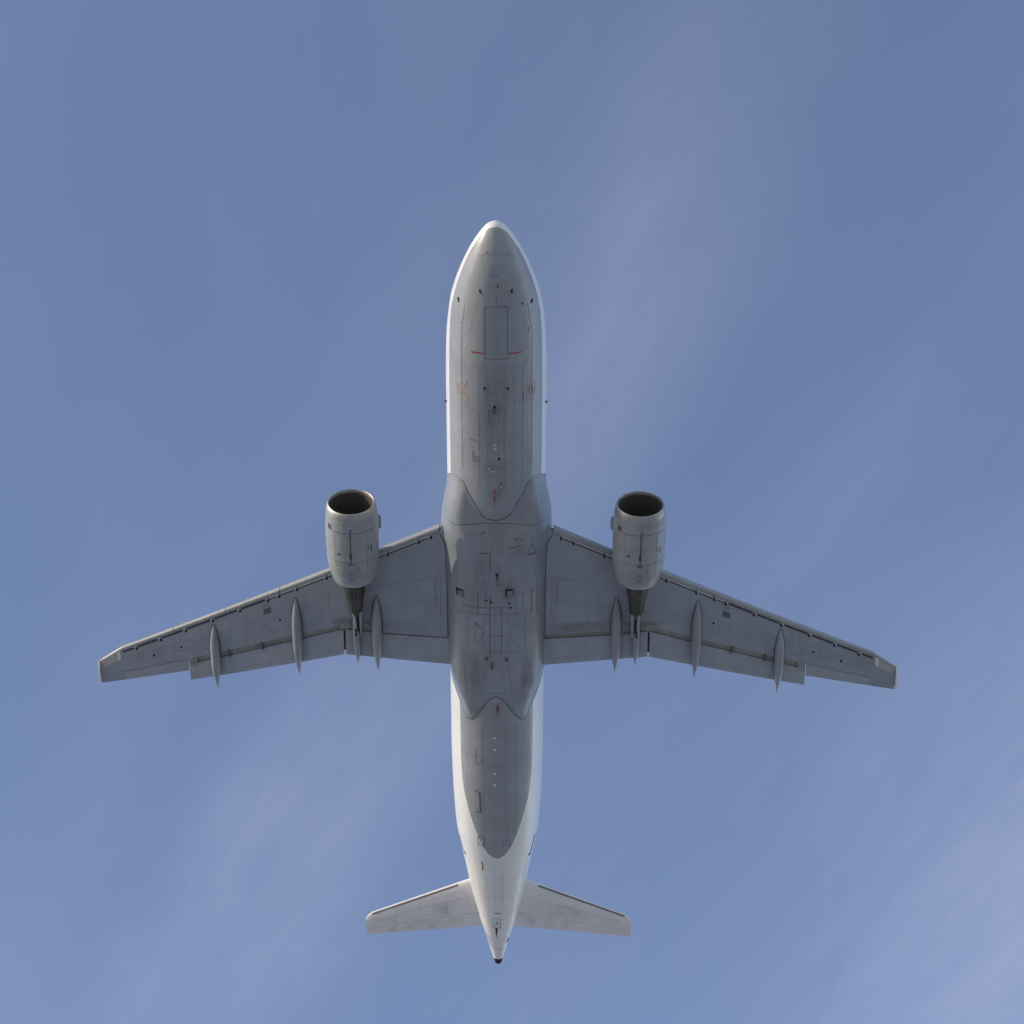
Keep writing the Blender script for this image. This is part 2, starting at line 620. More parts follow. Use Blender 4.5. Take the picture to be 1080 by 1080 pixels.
# lap joints running the length of the belly
for x in (-1.30, 1.40):
    F.line([(x * .88, 3.0), (x, 4.2), (x, 9.9)], .018, 'faint', step=.25)
for x in (-.62, -.30, .36, .72, 1.05):
    F.line([(x, 5.3), (x, 10.6)], .012, 'faint', step=.25)
for x in (-.55, .42, .83):
    F.line([(x, 21.9), (x, 28.4)], .012, 'faint', step=.25)
for yy in (5.35, 6.95, 8.3, 9.6):
    F.line([(-1.5 + .1 * i, yy) for i in range(31)], .010, 'faint')
for yy in (22.4, 24.0, 25.6, 27.0):
    F.line([(-1.05 + .1 * i, yy) for i in range(22)], .010, 'faint')
# orange framed hatch stencils each side
for s, cx in ((-1, -1.33), (1, 1.36)):
    x0, x1, y0, y1 = cx - .15, cx + .15, 6.28, 6.78
    F.line([(x0, y0), (x1, y0), (x1, y1), (x0, y1), (x0, y0)], .028, 'orange')
    F.line([(cx - .07, y0 + .1), (cx + .06, y0 + .1), (cx + .07, y1 - .1), (cx - .06, y1 - .1), (cx - .07, y0 + .1)], .03, 'seam' if s > 0 else 'orange')
    F.line([(cx - .06, (y0 + y1) / 2), (cx + .06, (y0 + y1) / 2)], .025, 'seam' if s > 0 else 'orange')
F.line([(-1.09, 6.02), (-1.09, 6.30), (-1.30, 6.22)], .02, 'seam')
F.line([(-1.05, 6.6), (-1.05, 6.95)], .025, 'orange')
F.line([(1.08, 6.5), (1.08, 6.95)], .02, 'seam')
for yy in (6.35, 6.55):
    F.line([(-.5, yy - .1), (.5, yy - .1)], .014, 'faint')
# cargo hatch outline
F.line([(-1.19, 7.20), (-.70, 7.20), (-.64, 7.28), (-.63, 9.0)], .022, 'faint')
F.line([(-1.01, 8.51), (-.73, 8.56)], .035, 'seam')
F.line([(-.86, 9.0), (-.86, 9.45), (-.66, 9.45), (-.66, 9.25), (-.8, 9.22)], .03, 'seam')
F.line([(-.76, 9.3), (-.76, 9.45)], .025, 'seam')
for x in (-.24, -.13):
    F.line([(x, 7.1), (x, 7.55)], .02, 'seam')
F.patch(-.10, .05, 8.62, 8.70, 'pale', n=2)
F.patch(-.10, .05, 8.78, 8.87, 'pale', n=2)
F.line([(-.28, 9.66), (-.2, 9.79), (-.08, 9.84), (.05, 9.82)], .03, 'pale')
F.line([(.24, 10.36), (.24, 10.78)], .06, 'orange')
F.line([(.21, 10.3), (.24, 10.45)], .04, 'rust')
F.line([(-.05, 10.60), (-.04, 11.12)], .05, 'rust')
F.line([(-.05, 11.12), (-.04, 11.4)], .045, 'orange')
# soot and oil film along the belly centre
F.patch(-.55, .50, 5.1, 7.9, 'grime')
F.patch(-.42, .42, 6.9, 10.2, 'grime')
F.patch(-.35, .45, 9.3, 12.0, 'grime')
F.patch(-.7, .7, 5.3, 9.0, 'grime', lift=.0045)
# aft belly
F.line([(.07, 20.80), (.07, 21.15)], .055, 'black')
F.line([(.03, 20.95), (.03, 21.2)], .04, 'red')
F.line([(.10, 20.95), (.10, 21.2)], .03, 'orange')
F.line([(.08, 21.2), (.07, 21.55)], .025, 'faint')
F.line([(-.61, 21.95), (-.62, 23.7)], .016, 'faint')
F.line([(-.86, 23.3), (-.86, 23.95), (-.62, 23.9), (-.62, 23.6)], .025, 'seam')
F.line([(-.86, 23.6), (-.7, 23.6)], .025, 'seam')
F.line([(-.94, 25.50), (-.72, 25.57), (-.69, 26.75), (-.90, 26.80)], .055, 'seam')
F.line([(-.72, 25.57), (-.69, 26.75)], .085, 'seam')
F.line([(-.83, 28.35), (-.54, 28.34), (-.55, 29.0), (-.82, 28.95), (-.83, 28.35)], .03, 'seam')
F.line([(-.72, 28.55), (-.66, 28.75), (-.60, 28.55)], .035, 'pale')
F.line([(.27, 28.95), (.27, 28.5), (.60, 28.55), (.58, 29.0)], .022, 'seam')
F.line([(.43, 28.52), (.43, 28.9)], .018, 'seam')
F.line([(-.69, 30.1), (-.64, 30.35), (-.66, 30.7)], .05, 'rust')
F.line([(-.54, 31.7), (-.45, 31.72)], .02, 'faint')
F.line([(-.27, 31.7), (-.22, 31.7)], .03, 'faint')
F.line([(-1.70, 29.2), (-1.66, 29.5), (-1.45, 30.25)], .05, 'seam')
F.line([(1.66, 28.99), (1.60, 29.4), (1.44, 30.25)], .05, 'seam')
F.patch(-1.47, -1.40, 30.05, 30.25, 'seam', n=2)
F.patch(1.39, 1.45, 30.05, 30.25, 'black', n=2)
F.line([(-.20, 33.74), (.16, 33.74)], .05, 'seam')
F.line([(-.21, 34.15), (.12, 34.15), (.12, 34.82), (-.21, 34.82), (-.21, 34.15)], .025, 'faint')
F.line([(-.11, 34.66), (-.04, 34.32), (.03, 34.66)], .03, 'faint')
F.line([(-.08, 34.55), (.0, 34.55)], .025, 'faint')
F.line([(-.19, 34.84), (.11, 34.84)], .035, 'seam')
F.line([(-.06, 34.86), (-.06, 35.25)], .085, 'black')
F.line([(-.06, 35.2), (-.06, 35.5)], .045, 'seam')
F.line([(.40, 36.1), (.50, 35.86)], .075, 'black')
F.dot(.12, 36.45, .035, 'seam')
for x in (-.12, .14, .3):
    F.line([(x, 30.3), (x * .8, 33.4)], .012, 'hair', step=.25)
for yy in (31.15, 32.6, 33.6, 35.6):
    ww = fus(yy)[0] * .8
    F.line([(-ww + ww * i / 10, yy + .1 * abs(i - 10) / 10) for i in range(21)], .012, 'hair')
fuselage = F.link('fuselage', jet)

# ---- pieces standing on the fuselage skin


def blade_antenna(name, x, y, chord, height, mat, thick=.035):
    base = F._hit(x, y, -0.03)
    if base is None:
        return
    r = []
    for t in (0, .5, 1):
        c = chord * (1 - .45 * t)
        y0 = y + chord * .35 * t
        z = base.z - height * t
        th = thick * (1 - .4 * t)
        r.append([(x, y0, z), (x + th, y0 + c * .35, z), (x + th * .6, y0 + c * .8, z), (x, y0 + c, z), (x - th * .6, y0 + c * .8, z), (x - th, y0 + c * .35, z)])
    return Build().loft(r, mat).link(name, fuselage)


blade_antenna('blade_antenna', -.03, 7.0, .28, .22, 'black')
blade_antenna('blade_antenna', -.04, 10.62, .4, .3, 'rust')
blade_antenna('drain_mast', .24, 10.35, .25, .22, 'orange')
blade_antenna('drain_mast', .07, 20.85, .28, .25, 'rust')
for x in (-.41, .48):
    blade_antenna('drain_mast', x, 6.2, .12, .12, 'black', .03)
for x, y in ((-.56, 2.31), (.63, 2.3), (-1.4, 2.9), (1.38, 2.92)):
    blade_antenna('air_probe', x, y, .14, .10, 'black', .025)
for s in (-1, 1):
    p = fus_pt(7.6, s * R(80))
    rr = []
    for t in (0, 1):
        q = p + Vector((s * .11 * t - s * .03, 0, -.03 * t))
        rr.append([q + Vector((0, -.05, 0)), q + Vector((0, 0, .015)), q + Vector((0, .05, 0)), q + Vector((0, 0, -.015))])
    Build().loft(rr, 'seam').link('air_probe', fuselage)
for y in (22.5, 23.11, 24.35, 25.0):
    c = F._hit(-.065, y, 0)
    rr = []
    for r_, dz in ((.058, .02), (.058, -.015), (.04, -.03)):
        rr.append([(c.x + r_ * math.cos(a * math.pi / 6), c.y + r_ * math.sin(a * math.pi / 6), c.z + dz) for a in range(12)])
    Build().loft(rr, 'pale').link('drain_fitting', fuselage, 'small round white fitting on the aft belly')
# nose gear doors: two skins closing the bay
for x0, x1 in ((-.41, .040), (.052, .49)):
    D = Build()
    nx, ny = 6, 12
    top = [[F._hit(lerp(x0, x1, i / nx), lerp(2.88, 5.02, j / ny), .010) for i in range(nx + 1)] for j in range(ny + 1)]
    low = [[F._hit(lerp(x0, x1, i / nx), lerp(2.88, 5.02, j / ny), -.02) for i in range(nx + 1)] for j in range(ny + 1)]
    D.loft([a + b[::-1] for a, b in zip(top, low)], 'door').freeze()
    e = .018
    xo, xi = (x0 + e, x1 - .004) if x0 < 0 else (x1 - e, x0 + .004)
    D.line([(xi, 2.88 + e), (xo, 2.88 + e), (xo, 5.02 - e), (xi, 5.02 - e)], .020, 'seam')
    D.link('nose_gear_door', fuselage)
# tail cone end with the exhaust of the auxiliary power unit
w, zb, zm, zt = fus(37.25)
rr = []
for y, k in ((37.24, 1.0), (37.45, .80), (37.62, .62), (37.62, .45), (37.4, .42)):
    ring = []
    for a in range(24):
        p = fus_pt(37.25, a * math.pi / 12)
        ring.append((p.x * k, y, zm + .02 + (p.z - zm - .02) * k))
    rr.append(ring)
Build().loft(rr, 'black').link('exhaust_outlet', fuselage, 'dark exhaust outlet at the end of the tail cone')

# ---- belly fairing
A_Y = [9.8, 11.0, 11.7, 12.3, 12.85, 13.15, 13.6, 14.3, 18.0, 19.5, 20.5, 22]
A_W = [1.98, 2.02, 2.085, 2.155, 2.23, 2.235, 2.15, 2.10, 2.09, 2.08, 2.03, 1.98]
YF_P = [0, 12, 24, 33, 40, 50, 62, 75, 90, 100]
YF_Y = [11.97, 11.88, 11.35, 10.9, 10.52, 10.42, 10.48, 10.7, 10.95, 11.1]
YR_P = [0, 8, 18, 27, 34, 38, 46, 56, 62, 70, 78, 100]
YR_Y = [20.45, 20.62, 21.15, 21.62, 21.82, 21.80, 21.35, 20.88, 20.66, 20.42, 20.2, 19.9]


def fair_pt(y, phi, yf, yr):
    a = abs(phi)
    p0 = fus_pt(y, a)
    th = math.atan2(p0.x, -p0.z)           # polar angle from straight down
    A = interp(y, A_Y, A_W)
    Cz, n = 2.43, 2.7
    sx, cz = math.sin(th), math.cos(th)
    r1 = 1.0 / ((abs(sx) / A) ** n + (abs(cz) / Cz) ** n) ** (1 / n)
    r0 = math.hypot(p0.x, p0.z)
    s = min(smooth((y - yf) / lerp(2.2, 1.3, min(1, math.degrees(a) / 85))) if yf > 0 else 1, smooth((yr - y) / 2.0))
    s = s ** 0.8
    r = lerp(r0, r1, s) + 0.014
    return Vector((math.copysign(r * sx, phi) if phi else 0.0, y, -r * cz))


NP, NY = 72, 90
PM = R(98)
grid = []
for i in range(NY + 1):
    row = []
    for j in range(NP + 1):
        phi = lerp(-PM, PM, j / NP)
        d = abs(math.degrees(phi))
        yf, yr = interp(d, YF_P, YF_Y), interp(d, YR_P, YR_Y)
        row.append(fair_pt(lerp(yf, yr, i / NY), phi, yf, yr))
    grid.append(row)
# turn the borders in so that the shell has a closed edge on the skin
edge0 = [p * 1.0 for p in grid[0]]
for q in (edge0,):
    for k, p in enumerate(q):
        q[k] = Vector((p.x * .97, p.y + .01, p.z * .97))
edge1 = [Vector((p.x * .97, p.y - .01, p.z * .97)) for p in grid[-1]]
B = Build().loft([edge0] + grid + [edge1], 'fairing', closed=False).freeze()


def border(P, Y, lo, hi, inset):
    out = []
    for k in range(61):
        phi = R(lerp(lo, hi, k / 60))
        y = interp(abs(math.degrees(phi)), P, Y)
        p = fus_pt(y, abs(phi))
        out.append((math.copysign(p.x * 1.005, phi), y + inset))
    return out


B.line(border(YF_P, YF_Y, -44, 44, .03), .036, 'seam', step=.05)
B.line(border(YR_P, YR_Y, -39, 39, -.075), .040, 'seam', step=.05)
for s in (-1, 1):
    B.line([(s * abs(p[0]), p[1]) for p in border(YR_P, YR_Y, 40, 62, -.06)], .03, 'faint', step=.05)
B.line([(-2.06, 12.22), (-1.9, 12.28), (-1.6, 12.25), (-1.3, 12.19), (-.6, 12.13), (.6, 12.13), (1.3, 12.19), (1.6, 12.25), (1.9, 12.28), (2.06, 12.22)], .026, 'seam')
B.line([(-1.05, 13.36), (1.33, 13.36)], .018, 'faint')
B.line([(-.63, 13.34), (-.28, 13.34)], .045, 'seam')
B.line([(-.55, 13.62), (-.35, 13.62)], .05, 'faint')
B.line([(1.44, 13.0), (1.30, 13.45), (1.64, 13.50), (1.46, 13.02)], .028, 'seam')
B.line([(1.28, 13.47), (1.64, 13.54)], .045, 'seam')
B.line([(-.21, 13.36), (-.22, 14.05)], .04, 'seam')
B.line([(-.22, 14.0), (-.23, 15.3)], .018, 'faint')
B.line([(-.22, 15.3), (-.23, 15.9)], .035, 'seam')
B.line([(-.23, 15.9), (-.23, 18.3)], .03, 'seam')
B.line([(.05, 14.22), (.06, 14.36)], .12, 'black')
B.line([(.06, 14.32), (.07, 14.60)], .05, 'black')
B.dot(.09, 14.78, .055, 'seam')
for x0, x1 in ((-1.60, -1.27), (.39, .74)):
    y0 = 15.16 if x0 < 0 else 14.95
    B.patch(x0, x1, y0, y0 + .09, 'black')
    B.patch(x0, x0 + .07, y0, y0 + .36, 'black')
    B.patch(x1 - .06, x1, y0, y0 + .34, 'seam')
    B.patch(x0 + .07, x1 - .06, y0 + .10, y0 + .36, 'faint', lift=.005)
B.patch(.25, .85, 14.85, 15.45, 'soot')
B.patch(.25, .85, 14.80, 15.50, 'soot', lift=.0045)
B.line([(-1.27, 15.17), (-.23, 15.08)], .016, 'faint')
B.line([(.74, 15.10), (1.78, 15.30)], .016, 'faint')
B.line([(-1.38, 15.87), (-.2, 15.83), (.66, 15.82)], .024, 'seam')
B.line([(-1.70, 16.30), (-1.0, 16.17), (.58, 16.13), (1.7, 16.25)], .022, 'faint')
B.line([(-1.0, 16.17), (-.2, 16.14)], .026, 'seam')
for x, a, b, m_ in ((.24, 15.85, 17.93, 'seam'), (-.71, 15.12, 16.2, 'seam'), (-.41, 15.1, 16.17, 'faint'), (1.44, 15.15, 16.25, 'seam'),
                    (1.65, 15.25, 16.35, 'faint'), (-.95, 15.16, 15.88, 'faint'), (.0, 15.9, 17.95, 'faint'), (.5, 15.3, 16.1, 'faint'),
                    (-.5, 16.2, 18.0, 'faint'), (.48, 16.2, 18.0, 'faint'), (-1.55, 13.6, 15.1, 'faint'), (1.5, 12.4, 13.0, 'faint'),
                    (-1.0, 12.4, 13.3, 'faint'), (.12, 12.2, 13.3, 'faint'), (.85, 15.2, 16.2, 'faint'), (1.1, 15.2, 16.2, 'faint'),
                    (-.15, 12.2, 13.3, 'faint'), (.3, 12.2, 13.3, 'faint'), (-1.15, 16.3, 18.1, 'faint'), (1.2, 16.3, 18.0, 'faint')):
    B.line([(x, a), (x, b)], .026 if m_ == 'seam' else .016, m_)
for yy, xa, xb in ((13.75, -.15, .22), (13.95, -.15, .22), (14.15, -.15, .22), (12.55, -1.3, -.5), (12.6, .8, 1.4), (14.7, -.6, -.25), (12.85, -.9, .1)):
    B.line([(xa, yy), (xb, yy)], .018, 'faint')
for xa, xb, yy in ((-.58, -.40, 12.55), (.78, .95, 12.75), (.55, .85, 13.12), (1.0, 1.1, 12.8)):
    B.line([(xa, yy), (xb, yy - .04)], .045, 'seam')
B.dot(.92, 13.02, .035, 'seam').dot(.80, 12.82, .03, 'seam')
B.line([(-.18, 17.16), (.32, 17.15)], .024, 'seam')
B.line([(-.84, 16.62), (-.84, 17.54)], .022, 'faint')
B.line([(-.86, 16.60), (-.78, 16.60), (-.60, 16.80), (-.53, 16.98), (-.53, 17.16), (-.62, 17.36), (-.77, 17.52)], .035, 'faint')
B.line([(-.80, 16.62), (-.60, 16.82)], .045, 'seam')
B.line([(1.01, 16.73), (.8, 16.79), (.66, 16.90), (.59, 17.05), (.62, 17.26), (.70, 17.40), (.82, 17.52)], .035, 'faint')
B.line([(-1.68, 17.90), (-1.56, 18.02), (-1.38, 18.06), (-.23, 17.97), (1.24, 17.98), (1.55, 17.95), (1.75, 17.83)], .028, 'faint')
for x, y in ((-.37, 15.49), (.56, 15.63), (.62, 15.84), (-.18, 15.57)):
    B.dot(x, y, .045, 'black')
B.patch(-.44, -.30, 18.17, 18.38, 'seam').patch(.37, .53, 18.2, 18.42, 'seam')
B.line([(-1.01, 18.68), (-.42, 18.62)], .02, 'faint')
B.line([(-.46, 18.6), (-.47, 19.83)], .03, 'faint')
B.line([(.5, 18.6), (.66, 20.1)], .016, 'faint')
B.line([(-1.12, 20.25), (.0, 20.2), (.66, 20.2)], .02, 'faint')
B.line([(-1.35, 18.1), (-1.2, 20.1)], .02, 'faint')
B.line([(1.3, 18.1), (1.15, 20.3)], .02, 'faint')
B.patch(-1.5, -.6, 18.0, 19.8, 'soot').patch(-1.3, -.3, 18.1, 20.3, 'grime', lift=.0045)
B.patch(1.0, 1.6, 18.1, 20.2, 'soot').patch(.9, 1.5, 18.6, 20.9, 'grime', lift=.0045)
B.patch(.45, 1.15, 12.5, 13.9, 'grime')
B.patch(-.35, .45, 12.0, 13.4, 'grime')
B.patch(-.9, .9, 13.3, 15.9, 'grime')
B.patch(-1.0, -.3, 12.1, 16.0, 'grime', lift=.0045)
fairing = B.link('belly_fairing', jet)
q = B._hit(-.15, 18.4, -.02)
rr = []
for t in (0, 1):
    z = q.z - .26 * t
    rr.append([(-.15, 18.40 + .12 * t, z), (-.11, 18.55, z), (-.15, 18.78, z), (-.19, 18.55, z)])
Build().loft(rr, 'rust').link('blade_antenna', fairing, 'reddish brown blade antenna under the fairing')


# ------------------------------------------------------------------ wings
def LE(x):
    return 11.6 + .508 * x


def wz(x):
    return -1.25 + .085 * max(0, x - 1.98) + (max(0, x - 4) / 13) ** 2 * .55


def yflap(x):                                   # front border of the flaps
    return interp(x, [1.2, 2, 4.85, 6.25], [18.12, 18.11, 18.05, 17.93]) if x < 6.3 else 17.93 + .346 * (x - 6.3)


def yTE(x):
    if x < 6.34:
        return 19.29 - (x - 2) * .0465
    return 19.10 + .2835 * (x - 6.36)


def yail(x):                                    # trailing edge outboard of the flaps
    return 20.57 + .272 * (x - 13.06)


def yhinge(x):
    return 19.98 + .335 * (x - 13.06)


def chordk(x):
    return interp(x, [2, 6.3, 17], [1.0, .72, .34])


def upper(x, c):
    """height of the upper skin over the lower reference at chord fraction c"""
    th = interp(x, [1.2, 2, 6.3, 17], [.92, .86, .56, .20])
    return th * (2.9 * math.sqrt(max(c, 0)) * (1 - c) * .5 + .62 * c * (1 - c) + .03 * (1 - c)) / .79


def lower(x, c):
    return -.075 * chordk(x) * math.sin(math.pi * min(1, c * 1.05)) + .05 * chordk(x) * c


def box_section(x, s, yend, full, step_in):
    le, te = LE(x), (yTE(x) if x < 13.06 else yail(x))
    if x > 16.0:
        le = 19.73 + .77 * (x - 16.0)
    ch = te - le
    k = chordk(x)
    y0 = le + (lerp(.20, .145, (x - 2) / 14) if x <= 16.0 else .0)
    pts = []
    N = 9
    for i in range(N + 1):                       # lower skin, from nose to end
        t = i / N
        t = t * t * .55 + t * .45
        y = lerp(y0 + .07, yend, t)
        c = (y - le) / ch
        pts.append((s * x, y, wz(x) + lower(x, c)))
    c = (yend - le) / ch
    pts.append((s * x, yend, wz(x) + upper(x, c) * .97 + (.012 if full else .02)))
    for i in range(N + 1):
        t = 1 - i / N
        y = lerp(y0 + .03, yend, t * t)
        c = (y - le) / ch
        pts.append((s * x, y, wz(x) + max(upper(x, c), lower(x, c) + .015) + (.02 if t == 1 and not full else 0)))
    pts.append((s * x, y0, wz(x) + .10 * k + .05))
    pts.append((s * x, y0 + .02, wz(x) + .03 * k + .02))
    return pts


def fl(n, lo, hi):
    return [lerp(lo, hi, i / n) for i in range(n + 1)]


def airfoil(x, s, y0, y1, z0, z1, th, n=9, lead=.35):
    """small closed section from (y0,z0) to (y1,z1), thickness th above the lower line"""
    pts = []
    for i in range(n + 1):
        t = (i / n) ** 1.6
        pts.append((s * x, lerp(y0, y1, t), lerp(z0, z1, t) - th * .22 * math.sin(math.pi * t) * (1 - t)))
    for i in range(n):
        t = ((n - i) / n) ** 1.6
        u = th * (1.9 * math.sqrt(t) * (1 - t) + .06 * (1 - t)) + .012
        if i == 0:
            u = .014
        pts.append((s * x, lerp(y0, y1, t) + (.0 if i else 0), lerp(z0, z1, t) + u))
    return pts


def canoe(x, s, y0, y1, hw, depth, ztop, mat, skew=.42):
    rr = []
    for i in range(27):
        t = i / 26
        a_ = skew - .06
        b_ = skew + .16
        if t < a_:
            p = math.sin(math.pi / 2 * t / a_) ** .80
        elif t > b_:
            p = 1 - ((t - b_) / (1 - b_)) ** 1.55
        else:
            p = 1.0
        p = max(p, .012)
        y = lerp(y0, y1, t)
        ring = []
        for a in range(20):
            an = a * math.pi / 10
            cx, cz = math.cos(an), math.sin(an)
            zt = ztop(y)
            zz_ = zt - depth * p * .86 + cz * depth * p * (1.0 if cz < 0 else .95)
            ring.append((s * x + hw * p * cx * abs(cx) ** -.12 if abs(cx) > 1e-6 else s * x, y, zz_))
        rr.append(ring)
    return Build().loft(rr, mat)


def wing(s):
    Wb = Build()
    gap = {True: .09, False: .30}
    xs = [1.2, 1.7, 2.0, 2.6, 3.4, 4.2, 4.85]
    inner_gap = .10 if s < 0 else .26
    # inboard box up to the kink, then outboard to the aileron, then behind the aileron hinge, then the tip
    Wb.loft([box_section(x, s, yflap(x) - inner_gap, False, 1) for x in xs], 'wing')
    Wb.loft([box_section(x, s, yflap(x) - .30, False, 1) for x in (4.85, 5.4, 5.9, 6.3, 6.9, 7.6, 8.5, 9.5, 10.5, 11.5, 12.3, 13.06)], 'wing')
    Wb.loft([box_section(x, s, yhinge(x) - .012, False, 1) for x in (13.06, 13.8, 14.6, 15.4, 15.98)], 'wing')
    Wb.loft([box_section(x, s, yail(x), True, 1) for x in (15.98, 16.0)], 'wing')
    Wb.loft([box_section(x, s, yail(x), True, 1) for x in (16.001, 16.3, 16.6, 16.9, 17.0)], 'wing')
    # shroud over the flap cove
    for xa, xb, gp in ((1.6, 4.85, inner_gap), (4.85, 6.27, .30), (6.27, 13.05, .30)):
        rr = []
        for x in fl(6, xa, xb):
            yf, k = yflap(x), chordk(x)
            z = wz(x) + .10 * k + .04
            rr.append([(s * x, yf - gp - .01, wz(x) + .02), (s * x, yf - gp + .05, z), (s * x, yf + .25, z + .02), (s * x, yf + .25, z + .05), (s * x, yf - gp - .01, z + .05)])
        Wb.loft(rr, 'cove')
    Wb.freeze()
    # slot line behind the slats: light and shade painted as ribbons, and the slat track openings
    tracks = (2.62, 3.12, 4.38, 6.95, 8.20, 8.98, 9.46, 10.67, 11.86, 13.07, 14.20, 15.30)
    X0 = 2.42
    prev = X0
    ko = lambda x: lerp(0.0, -.062, (x - 2) / 14)
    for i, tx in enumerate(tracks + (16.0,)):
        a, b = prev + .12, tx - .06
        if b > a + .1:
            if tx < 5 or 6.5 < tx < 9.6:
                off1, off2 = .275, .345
                Wb.line([(s * a, LE(a) + off1 + ko(a)), (s * b, LE(b) + off1 + ko(b))], .028, 'pale')  # pale ribbon painted for the light showing along the slot nose
                Wb.line([(s * a, LE(a) + off2 + ko(a)), (s * b, LE(b) + off2 + ko(b))], .038, 'black')  # black ribbon painted as shade inside the slot
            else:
                Wb.line([(s * a, LE(a) + .30 + ko(a)), (s * b, LE(b) + .30 + ko(b))], .05, 'black')  # wider dash, also painted slot shade
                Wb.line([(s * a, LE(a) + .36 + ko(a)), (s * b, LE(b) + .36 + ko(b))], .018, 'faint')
        if tx < 16:
            y = LE(tx) + ko(tx)
            Wb.patch(s * (tx - .05), s * (tx + .05), y + .28, y + .42, 'black', slope=.5 * s)
            Wb.patch(s * (tx + .06), s * (tx + .12), y + .28, y + .35, 'pale', slope=.5 * s)
        prev = tx
    # root seam, panel joints, fuel panels
    Wb.line([(s * 2.36, 12.98), (s * 2.2, 13.2), (s * 2.07, 13.5), (s * 2.02, 14.1), (s * 2.0, 15.6), (s * 2.0, 18.0)], .05, 'seam')
    for x, a, b in ((2.28, 15.0, 17.0), (2.44, 15.2, 16.7), (2.52, 15.3, 16.4)):
        Wb.line([(s * x, a), (s * x, b)], .026, 'faint')
    Wb.line([(s * 2.1, 15.0), (s * 3.2, 15.35)], .016, 'faint')
    for f in (.34, .52):
        Wb.line([(s * x, lerp(LE(x), yTE(x) if x < 13 else yail(x), f)) for x in fl(30, 2.1, 15.9)], .014, 'hint', step=.3)
    for x in (3.7, 6.9, 8.0, 9.2, 10.4, 11.2, 12.4, 13.6, 14.9):
        Wb.line([(s * x, LE(x) + .5), (s * (x + .03), yflap(min(x, 13)) - .5)], .012, 'hint', step=.3)
    for x in fl(10, 7.3, 15.2):
        y = lerp(LE(x), yTE(x) if x < 13 else yail(x), .42)
        Wb.line([(s * (x - .17), y - .09), (s * (x + .17), y + .03), (s * (x + .17), y + .13), (s * (x - .17), y + .01), (s * (x - .17), y - .09)], .012, 'hint')
    for x, y, r in ((14.57, 19.94, .055), (13.33, 19.39, .05), (9.0, 17.63, .05), (13.3, 19.6, .025)):
        Wb.dot(s * x, y, r, 'black')
    Wb.patch(s * 9.35, s * 9.68, 17.05, 17.32, 'seam', slope=.4 * s)
    Wb.patch(s * 9.42, s * 9.62, 16.86, 16.98, 'faint', slope=.4 * s)
    # dark ribbon painting the shade gap where each track fairing meets the wing skin
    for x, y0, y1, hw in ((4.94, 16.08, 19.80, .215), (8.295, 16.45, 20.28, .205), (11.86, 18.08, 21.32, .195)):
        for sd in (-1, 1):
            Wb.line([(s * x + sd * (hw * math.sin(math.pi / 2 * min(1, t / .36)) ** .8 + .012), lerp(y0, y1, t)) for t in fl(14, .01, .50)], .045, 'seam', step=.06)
    # aileron hinge line
    Wb.line([(s * 13.2, yhinge(13.2) - .02), (s * 15.95, yhinge(15.95) - .02)], .026, 'seam')
    # soot along the rear spar and behind the engine
    Wb.patch(s * 4.0, s * 6.9, 16.2, 18.1, 'grime')
    Wb.patch(s * 2.1, s * 4.9, 17.25, 18.05, 'rearspar' if s > 0 else 'grime', slope=-.02 * s)
    Wb.patch(s * 5.0, s * 6.9, 17.3, 17.75, 'rearspar', lift=.005)
    # tip: pale lamp window in the front corner
    Wb.patch(s * 16.12, s * 16.86, 20.02, 20.36, 'lens', slope=.62 * s, lift=.005)
    Wb.patch(s * 16.05, s * 16.20, 19.92, 20.30, 'pale', slope=.6 * s, lift=.008)
    w_ob = Wb.link('wing', jet)

    # slats
    spans = ((2.30, 4.95), (6.45, 8.93), (8.96, 11.30), (11.33, 13.62), (13.65, 16.0))
    for xa, xb in spans:
        rr = []
        for x in fl(4, xa, xb):
            k = lerp(1.0, .66, (x - 2) / 14)
            z = wz(x)
            prof = [(.245, -.012), (.16, -.022), (.085, -.012), (.035, .03), (.008, .085), (.0, .15), (.02, .25), (.08, .32), (.22, .40), (.22, .375),
                    (.14, .30), (.11, .20), (.14, .09), (.245, .0)]
            rr.append([(s * x, LE(x) + a * k, z + b * k) for a, b in prof])
        Build().loft(rr, 'slat').link('slat', w_ob)
    # flaps
    for xa, xb in ((1.93, 6.28), (6.36, 13.05)):
        rr = []
        for x in fl(12, xa, xb):
            k = chordk(x)
            z = wz(x)
            rr.append(airfoil(x, s, yflap(x), yTE(x), z + .055 * k + .02, z - .07, .20 * k + .03))
        Fl = Build().loft(rr, 'flap').freeze()
        Fl.line([(s * x, lerp(yflap(x), yTE(x), .78)) for x in fl(12, xa + .02, xb - .02)], .013, 'hint', step=.3)
        for x in fl(5, xa + .3, xb - .3):
            Fl.line([(s * x, yflap(x) + .1), (s * x, yTE(x) - .03)], .012, 'hint', step=.3)
        Fl.link('flap', w_ob)
    # ends of the shroud brackets seen in the cove
    for x in (9.84, 11.27):
        Build().loft([[(s * (x + o), yflap(x) - .36 + o * .3, z_), (s * (x + .07 + o), yflap(x) - .34 + o * .3, z_), (s * (x + .02 + o), yflap(x) + .05, z_), (s * (x - .05 + o), yflap(x) + .03, z_)]
                      for o, z_ in ((0, wz(x) - .035), (0, wz(x) + .12))], 'seam').link('flap_bracket', w_ob)
    Build().loft([[(s * x, yflap(x) - .33, z_), (s * (x + .30), yflap(x) - .24, z_), (s * (x + .30), yflap(x) + .10, z_), (s * x, yflap(x), z_)]
                  for x, z_ in ((12.70, wz(12.8) - .02), (12.70, wz(12.8) + .10))], 'cove').link('flap_bracket', w_ob)
